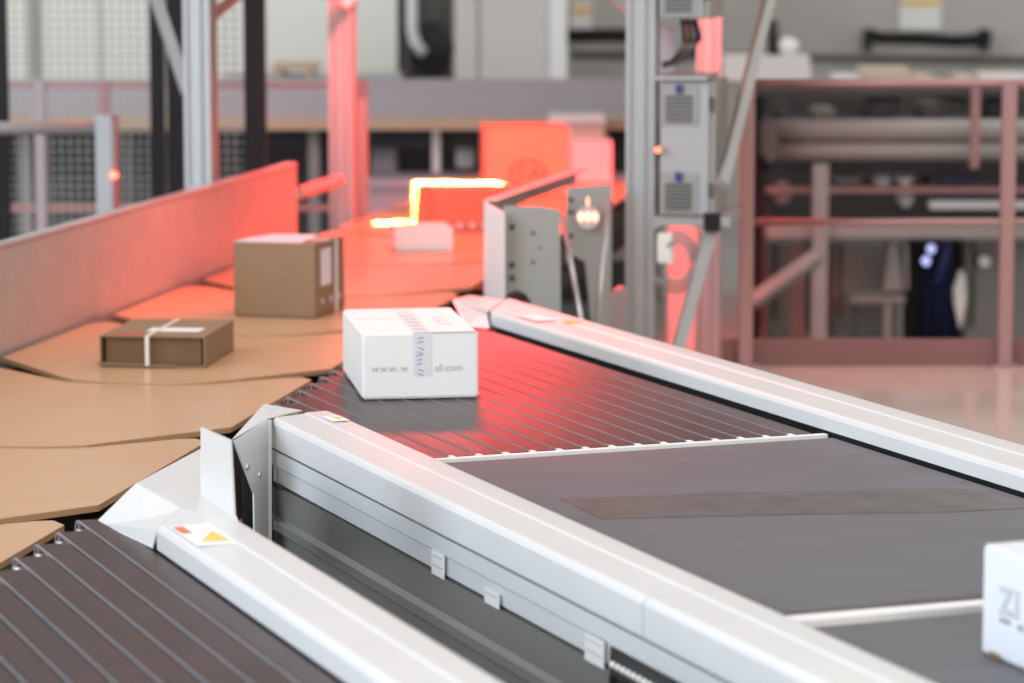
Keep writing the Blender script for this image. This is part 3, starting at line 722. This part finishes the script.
# long conveyor
lc = thing('long_conveyor', 'long background conveyor with lilac grey side panel and wooden edge', 'conveyor', ad(300, 300, 17.2))
bgpart('side_panel', 'lilac', lc, -60, 79, 645, 118, 17.0, .04); bgpart('wood_deck', 'woodedge', lc, -60, 119, 645, 130, 16.7, .9)
bgpart('under_frame', 'dark', lc, -60, 131, 645, 148, 17.1, .5)
for x0, x1, m_ in ((205, 216, 'lgrey'), (308, 319, 'lgrey'), (432, 440, 'cream'), (123, 133, 'greyg'), (20, 30, 'lgrey'), (600, 610, 'greyg')):
    to_floor(MB(), x0, x1, 131, 17.0, .08).build('leg', m_, lc)
ms = thing('machine_block', 'dark machine block in shade under the long background conveyor', 'machine', ad(300, 260, 17.9))
bgpart('body', 'dark', ms, -80, 126, 660, 178, 17.9, .5); bgpart('base', 'darkg', ms, -80, 178, 660, 330, 17.9, .6)
for lab, m_, x0, y0, x1, y1, Y in (('white carton standing under the long background conveyor', 'white', 456, 132, 474, 168, 17.45),
                                   ('blue grey crate under the long background conveyor', 'lilac', 371, 147, 396, 178, 17.45),
                                   ):
    q = MB(); bgbox(q, x0, y0, x1, y1, Y, .3); 
    z_ = ad(x0, y1, Y).z
    e_ = thing('storage_box', lab, 'box', Vector((ad((x0 + x1) / 2, y1, Y).x, Y + .15, z_)))
    q.build('body', m_, e_, .01)
    bgpart('lid', m_, e_, x0 - 1, y0 - 2, x1 + 1, y0 + 2, Y - .02, .34)
# low platform under
lpx = thing('low_platform', 'pale grey low platform beyond the glowing trays', 'platform', ad(410, 300, 16.3))
bgpart('top', 'lilac', lpx, 362, 180, 640, 188, 16.3, .6); bgpart('skirt', 'lilac', lpx, 362, 188, 640, 260, 16.35, .05)
# white carton far behind on conveyor deck
A = ad(553, 140, 16.75); B = ad(604, 140, 16.75); A.z = B.z = ad(553, 119, 16.7).z + .001
# cream panels
for k, (x0, x1, lab) in enumerate(((8, 28, 'narrow cream panel at the far left behind the mesh'), (44, 100, 'cream wall panel behind the left of the mesh'), (104, 150, 'cream wall panel behind the middle of the mesh'), (214, 245, 'cream wall panel right of the near left post'), (266, 330, 'cream wall panel between the black post and pink post'), (352, 397, 'cream wall panel right of the pink post'))):
    q = MB(); a_ = ad(x0, 78, 21 + .01 * k); b_ = ad(x1, 78, 21)
    q.box(I, (a_.x, 21 + .01 * k, 0), (b_.x, 21.06 + .01 * k, 3.4)); tag(q.build('wall_panel', 'cream'), lab, 'panel', 'cream wall panels')
# pallet top piece
q = thing('wooden_pallet', 'small yellowish wooden pallet seen right of the black fence post', 'pallet', ad(292, 79, 19.5))
bgpart('boards', 'woodedge', q, 272, 64, 316, 70, 19.5, .5); bgpart('block', 'woodedge', q, 274, 70, 282, 76, 19.5, .4); bgpart('block', 'woodedge', q, 304, 70, 312, 76, 19.5, .4)
tbx = thing('work_table', 'low table under the wooden pallet behind the conveyor', 'table', ad(292, 300, 19.5))
bgpart('table_top', 'lilac', tbx, 220, 77, 400, 80, 19.4, .8)
for x in (225, 390): to_floor(MB(), x, x + 6, 80, 19.5).build('leg', 'lgrey', tbx)
# dark gap with white pipe
dk = thing('machine_block', 'dark green grey machine with pale pipe behind the conveyor', 'machine', ad(425, 300, 21.5))
q = MB(); a_ = ad(397, 75, 21.5); b_ = ad(452, 75, 21.5); q.box(I, (a_.x, 21.5, 0), (b_.x, 22, 3.4)); q.build('body', 'greyg', dk)
q = MB(); q.ball(ad(432, 48, 21.3), .16, (1, .6, 1.2)); q.build('drum', 'dark', dk)
q = MB(); q.tube([ad(412, -60, 21), ad(412, 30, 21), ad(415, 42, 21), ad(424, 54, 21)], .04, 10); q.build('pipe', 'white', dk)
bgpart('valve', 'greyg', dk, 400, 40, 410, 74, 21.2, .1)
# white cabinet
wc = thing('tall_cabinet', 'tall pale beige cabinet with white edge behind the conveyor', 'cabinet', ad(510, 330, 20))
q = MB(); a_ = ad(455, 78, 20); b_ = ad(549, 78, 20); q.box(I, (a_.x, 20, 0), (b_.x, 20.7, 3.2)); q.build('body', 'beige', wc, .01)
q = MB(); a2_ = ad(567, 78, 20); q.box(I, (b_.x, 19.97, 0), (a2_.x, 20.7, 3.2)); q.build('edge_panel', 'white', wc, .01)
q = MB(); a_ = ad(478, 78, 20); q.box(I, (a_.x, 19.99, 0), (a_.x + .01, 20, 3.2)); q.build('door_seam', 'greyg', wc)
# wall fittings
for lab, x0, y0, x1, y1 in (('white paper notice on the grey wall left of the post', 571, 2, 592, 30), ('white paper notice with yellow head on the right grey wall', 900, -6, 941, 30)):
    a_ = ad(x0, y0, 24.97); b_ = ad(x1, y1, 24.97)
    e_ = thing('notice_sheet', lab, 'notice', Vector((a_.x, 24.96, b_.z)), 'notices on the grey wall')
    q = MB(); q.box(I, (a_.x, 24.96, b_.z), (b_.x, 24.995, a_.z)); q.build('sheet', 'white', e_)
    q = MB(); q.box(I, (a_.x + .01, 24.95, a_.z - .09), (b_.x - .01, 24.96, a_.z - .04)); q.build('yellow_heading', 'yellow', e_)
q = MB(); q.tube([ad(x, y, 24.5) for x, y in ((866, 34), (880, 38), (920, 39), (955, 41), (975, 40), (990, 34))], .055, 10)
e_ = thing('wall_pipe', 'black bent insulated pipe on the right grey wall', 'pipe', ad(930, 40, 24.5)); q.build('pipe', 'black', e_)
for x in (870, 988): bgpart('bracket', 'dark', e_, x - 1, 30, x + 2, 52, 24.55, .44)
q = MB(); q.tube([ad(560, 36, 24.5), ad(640, 35, 24.5)], .06, 10)
e_ = thing('wall_pipe', 'black straight insulated pipe left of the grey post', 'pipe', ad(600, 36, 24.5)); q.build('pipe', 'black', e_)
for x in (575, 630): bgpart('bracket', 'dark', e_, x - 1, 30, x + 2, 42, 24.55, .44)
q = MB(); q.tube([ad(570, 55, 24.6), ad(1060, 61, 24.6)], .035, 10); tag(q.build('wall_conduit', 'greyg'), 'thin grey conduit running low along the grey wall', 'pipe')

# ------------------------------------------------------------------ machinery beyond the railing
mc = thing('packing_machine', 'large dark packing machine with grey beams beyond the railing', 'machine', ad(900, 345, 15.5))
bgpart('back_body', 'darkg', mc, 752, 88, 1100, 235, 16.6, .4)
bgpart('back_skirt', 'greyg', mc, 752, 235, 1100, 400, 16.6, .4)
a_ = ad(768, 120, 15.2); b_ = ad(1100, 161, 15.2)
q = MB(); hgt = (a_.z - b_.z)
for zc, r_ in ((a_.z - hgt * .27, hgt * .27), (b_.z + hgt * .22, hgt * .22)):
    q.tube([(a_.x, 15.3, zc), (b_.x, 15.3, zc)], r_, 16)
q.build('roller_cover', 'lgrey', mc)
bgpart('end_bearing', 'greyg', mc, 766, 120, 778, 162, 15.1, .4, .02)
bgpart('top_beam', 'darkg', mc, 757, 88, 1100, 96, 15.4, .3)
bgpart('cross_beam', 'lgrey', mc, 767, 226, 1100, 239, 15.2, .2, .01)
bgpart('lower_beam', 'railing', mc, 767, 187, 1100, 193, 15.5, .1)
bgpart('bright_strip', 'alu', mc, 930, 201, 1100, 209, 15.45, .1)
to_floor(MB(), 814, 829, 165, 15.1, .10).build('column', 'lgrey', mc)
to_floor(MB(), 972, 979, 90, 13.2, .05).build('column', 'railing', mc) if False else None
bar([ad(752, 302, 15.0), ad(818, 256, 15.1)], .045, 'strut', 'lgrey', mc)
to_floor(MB(), 752, 764, 88, 15.6, .3).build('side_column', 'black', mc)
for k, (x0, y0, x1, y1, m_) in enumerate(((868, 92, 900, 118, 'darkg'), (812, 108, 838, 118, 'lgrey'), (920, 104, 945, 117, 'greyg'), (778, 100, 790, 118, 'greyg'), (985, 96, 1005, 118, 'dark'), (775, 181, 792, 204, 'railing'))):
    bgpart('drive_unit', m_, mc, x0, y0, x1, y1, 15.6, .3, .02)
bar([ad(930, 92, 15.6), ad(985, 108, 15.6)], .02, 'strut', 'greyg', mc)
bgpart('dark_panel', 'dark', mc, 768, 118, 1100, 121, 15.55, .3)
bgpart('dark_panel', 'dark', mc, 768, 164, 1100, 174, 15.55, .3)
bgpart('dark_panel', 'dark', mc, 930, 175, 1100, 186, 15.56, .3)
bgpart('blue_panel', 'bluep', mc, 942, 177, 970, 183, 15.5, .05); bgpart('blue_panel', 'bluep', mc, 942, 196, 978, 201, 15.5, .05)
vp = thing('hanging_profile', 'short pinkish vertical profile hanging from the machine top beam', 'bracket', ad(975, 92, 13.6))
bgpart('profile', 'railing', vp, 972, 88, 979, 168, 14.9, .05)
# small items in the bay
for lab, x0, y0, x1, y1, m_ in (('long pale carton lying in the machine bay', 832, 172, 864, 183, 'lgrey'), ('small bluish white canister in the machine bay', 876, 170, 891, 187, 'whitebox2'), ('upper white canister at right in the machine bay', 899, 172, 914, 186, 'white'), ('lower white canister at right in the machine bay', 900, 192, 914, 207, 'white')):
    e_ = thing('canister' if 'can' in lab else 'storage_box', lab, 'container', ad((x0 + x1) / 2, y1, 15.8))
    bgpart('body', m_, e_, x0, y0, x1, y1, 15.75, .15, .02)
    bgpart('cap', 'lgrey', e_, (x0 + x1) / 2 - 3, y0 - 2, (x0 + x1) / 2 + 3, y0, 15.78, .08)
# lower bay
for lab, x0, y0, x1, y1, Y, m_ in (('dark grey upright panel left of the column beyond the railing', 768, 243, 806, 344, 16.2, 'bay'), ('dark grey upright panel right of the column', 833, 243, 905, 344, 16.3, 'bay'), ('grey green cabinet beyond the right railing post', 966, 241, 1100, 344, 15.9, 'bay')):
    a_ = ad(x0, y0, Y); b_ = ad(x1, y0, Y)
    e_ = thing('equipment_cabinet', lab.replace('upright panel', 'upright cabinet'), 'cabinet', Vector(((a_.x + b_.x) / 2, Y, 0)), 'grey cabinets of the lower bay')
    q = MB(); q.box(I, (a_.x, Y, 0), (b_.x, Y + .2, a_.z)); q.build('sheet', m_, e_, .01)
    q = MB(); q.box(I, (a_.x + .03, Y - .01, .1), (a_.x + .05, Y, a_.z)); q.build('seam', 'darkg', e_)
q = MB(); c = ad(984, 261, 15.85); q.tube([c, c + Vector((0, -.03, 0))], .032, 14)
e_ = thing('pressure_gauge', 'round cream gauge on the grey green cabinet', 'gauge', c); q.build('dial', 'cream', e_)
q = MB(); q.tube([c + Vector((0, .03, 0)), c], .042, 14); q.build('rim', 'dark', e_)
st_ = thing('stool', 'pale grey stand with two legs in the lower machine bay', 'stool', ad(890, 345, 15.6))
bgpart('top', 'lgrey', st_, 850, 296, 905, 303, 15.6, .25); to_floor(MB(), 884, 892, 303, 15.62, .04).build('leg', 'lgrey', st_); to_floor(MB(), 897, 903, 303, 15.8, .04).build('leg', 'lgrey', st_); to_floor(MB(), 852, 857, 303, 15.8, .04).build('leg', 'greyg', st_)
e_ = thing('funnel', 'pale tapered hopper hanging under the grey cross beam', 'hopper', ad(893, 290, 15.6))
P = [ad(x, y, 15.55) for x, y in ((890, 241), (897, 241), (903, 290), (884, 290))]; q = MB(); q.hexa(P, [p + Vector((0, .15, 0)) for p in P]); q.build('body', 'lgrey', e_)
P = [ad(x, y, 15.6) for x, y in ((904, 241), (908, 241), (909, 290), (905, 290))]; q = MB(); q.hexa(P, [p + Vector((0, .05, 0)) for p in P]); q.build('pipe', 'lgrey', e_)
# dark recess with cloth and lamps
rc = thing('machine_recess', 'black open recess with dark blue cloth beyond the railing', 'machine', ad(945, 344, 16.0))
a_ = ad(911, 241, 16.0); b_ = ad(966, 241, 16.0); q = MB(); q.box(I, (a_.x, 16.05, 0), (b_.x, 16.25, a_.z)); q.build('recess', 'black', rc)
def cloth(x0, x1, y0, y1, Y, m_, name, lean=0):
    q = MB(); n = 18
    low = []; high = []
    for k in range(n + 1):
        x = x0 + (x1 - x0) * k / n; yy = Y + .025 * math.sin(k * 1.5)
        low.append(ad(x + lean, y1, yy)); high.append(ad(x * .5 + (x0 + x1) / 4, y0, yy))
    vs = low + high + [p + Vector((0, .02, 0)) for p in low + high]; N = n + 1; fs = []
    for k in range(n):
        fs += [(k, k + 1, N + k + 1, N + k), (2 * N + k, 3 * N + k, 3 * N + k + 1, 2 * N + k + 1), (k, 2 * N + k, 2 * N + k + 1, k + 1), (N + k, N + k + 1, 3 * N + k + 1, 3 * N + k)]
    fs += [(0, N, 3 * N, 2 * N), (n, 2 * N + n, 3 * N + n, N + n)]
    q.add(vs, fs, True); return q.build(name, m_, rc)
cloth(918, 962, 246, 344, 15.95, 'bluedark', 'dark_cloth')
q = MB(); q.tube([ad(947, 240, 15.85), ad(944, 262, 15.85), ad(936, 285, 15.85)], .022, 8); q.build('blue_hose', 'blue', rc)
q = MB(); P = [ad(x, y, 15.8) for x, y in ((961, 268), (966, 278), (967, 300), (961, 332), (955, 305), (954, 290))]; q.hexa(P, [p + Vector((0, .05, 0)) for p in P]); q.build('pale_cover', 'cream', rc, .01)
for x, y in ((931, 249), (926, 261)):
    e_ = thing('indicator_lamp', ('upper' if y < 255 else 'lower') + ' of two pale blue lamps in the black recess', 'lamp', ad(x, y, 15.7), 'pale blue lamps')
    q = MB(); q.ball(ad(x, y, 15.72), .022, (1, .5, 1.15)); q.build('lens', 'lampb', e_)
    q = MB(); q.tube([ad(x, y, 15.73), ad(x, y, 15.82)], .02, 10); q.build('socket', 'black', e_)
# table surface with items at railing height
wt = thing('work_table', 'work table behind the railing that carries pale cartons', 'table', ad(900, 345, 17.6))
zt_ = ad(900, 82, 17.3).z
bgpart('table_top', 'lgrey', wt, 700, 81.5, 1150, 86, 17.3, .7)
for x in (790, 1010): to_floor(MB(), x, x + 8, 86, 17.7).build('leg', 'greyg', wt)
for nm, lab, x0, y0, x1, y1, m_ in (('storage_box', 'large white carton on the table left of the railing top', 722, 56, 811, 80.9, 'white'),
                                ('paper_stack', 'low pale paper stack left of the beige cartons', 832, 75, 860, 80.9, 'white'),
                                ('storage_box', 'beige stack of cartons in the middle of the table', 861, 68, 911, 80.9, 'woodcream'),
                                ('paper_stack', 'low beige sheet stack right of the beige cartons', 912, 75, 934, 80.9, 'woodcream'),
                                ('paper_stack', 'low pale sheet stack beside the right railing post', 955, 75, 974, 80.9, 'woodcream'),
                                ('paper_stack', 'long pale sheet stack reaching behind the right railing post', 979, 74, 1030, 80.9, 'white')):
    if 'woodcream' not in M: M['woodcream'] = mat('pale_beige_card', (.66, .56, .44), .6)
    e_ = thing(nm, lab, 'box' if 'box' in nm else 'paper', ad((x0 + x1) / 2, y1, 17.5))
    hh = (y1 - y0) / 2
    bgpart('upper_layer', m_, e_, x0 + 1, y0, x1 - 1, y0 + hh, 17.35, .3, .004); bgpart('lower_layer', m_, e_, x0, y0 + hh, x1, y1, 17.34, .32, .004)
e_ = thing('desk_lamp', 'pale rounded lamp with dark stem behind the white carton', 'lamp', ad(790, 56, 17.5))
q = MB(); q.ball(ad(788, 46, 17.5), .055, (1.2, .8, .9)); q.build('lamp_head', 'white', e_)
q = MB(); q.tube([ad(774, 58, 17.5), ad(772, 20, 17.5)], .035, 8); q.build('stem', 'dark', e_)
e_ = thing('wide_carton', 'pale carton on the wood deck behind the big red lit box', 'box', ad(578, 140, 16.9))
zc_ = ad(553, 119, 16.7).z
q = MB(); q.box(I, (A.x, 16.60, zc_ - .0), (B.x, 16.95, zc_ + .09)); 
bpy.data.objects.remove(e_)
bx = thing('parcel', 'whitish carton on the low platform behind the big red lit carton', 'box', ad(578, 179.8, 16.45))
bgpart('carton', 'woodcream', bx, 549, 117, 605, 179.8, 16.31, .3, .01)
bgpart('lid', 'white', bx, 548, 116, 606, 126, 16.30, .32, .01)

# ------------------------------------------------------------------ lights
def area(name, loc, target, sx, sy, power, col, spread=180, rollx=None):
    l = bpy.data.lights.new(name, 'AREA'); l.shape = 'RECTANGLE'; l.size = sx; l.size_y = sy; l.energy = power; l.color = col; l.spread = math.radians(spread)
    o = bpy.data.objects.new(name, l); COL.objects.link(o); o.location = loc
    d = (Vector(target) - Vector(loc)).normalized()
    if rollx is None: o.rotation_euler = d.to_track_quat('-Z', 'Y').to_euler()
    else:
        z = -d; x = Vector(rollx); x = (x - z * x.dot(z)).normalized(); y = z.cross(x)
        o.rotation_euler = Matrix((x, y, z)).transposed().to_euler()
    return o
W = bpy.data.worlds.new('world'); sc.world = W; W.use_nodes = True
W.node_tree.nodes['Background'].inputs[0].default_value = (1, .955, .92, 1)
W.node_tree.nodes['Background'].inputs[1].default_value = .56
area('hall_lights', (2, 12, 9), (1, 11, 0), 10, 18, 690, (1, .94, .88))
area('side_window', (-9, 1.5, 4.2), (0, 6, .9), 7, 11, 1750, (.70, .85, 1.0))
area('rear_fill', (1, -5, 5.0), (0, 8, 1), 9, 4, 650, (1, .98, .95))  # added soft frontal fill from behind the camera
area('scanner_red', (-.25, 12.9, 2.38), (-.35, 12.2, .9), 1.0, 1.2, 95, (1, .05, .04), spread=100)
area('scanner_red_front', (-.20, 11.6, 2.40), (.30, 8.9, .95), .7, .3, 4, (1, .05, .05), spread=32)
area('scanner_red_post', (-.25, 12.3, 2.38), (-.76, 13.35, 1.55), .3, .2, 9, (1, .16, .16), spread=60)
area('scanner_red_post', (.35, 12.2, 2.38), (.85, 12.9, 1.6), .3, .2, 7, (1, .12, .12), spread=60)
area('scanner_red_wall', (-.10, 11.2, 2.38), (-1.2, 10.2, 1.05), .5, .3, 6, (1, .12, .08), spread=50)
area('scanner_red_back', (-.10, 12.8, 2.38), (.12, 14.6, 1.1), 1.0, .3, 32, (1, .05, .04), spread=34)
area('scanner_red_side', (.78, 11.9, 2.38), (.72, 12.0, .3), .3, .4, 26, (1, .05, .04), spread=40)
area('scan_line', (-.51, 12.63, 2.38), (-.30, 13.15, 1.07), .66, .12, 190, (1, .22, .05), spread=1.5, rollx=(1, -.03, 0))

sc.view_settings.view_transform = 'Standard'; sc.view_settings.look = 'None'
sc.view_settings.exposure = 0.0; sc.view_settings.gamma = 1.0; sc.view_settings.use_curve_mapping = False
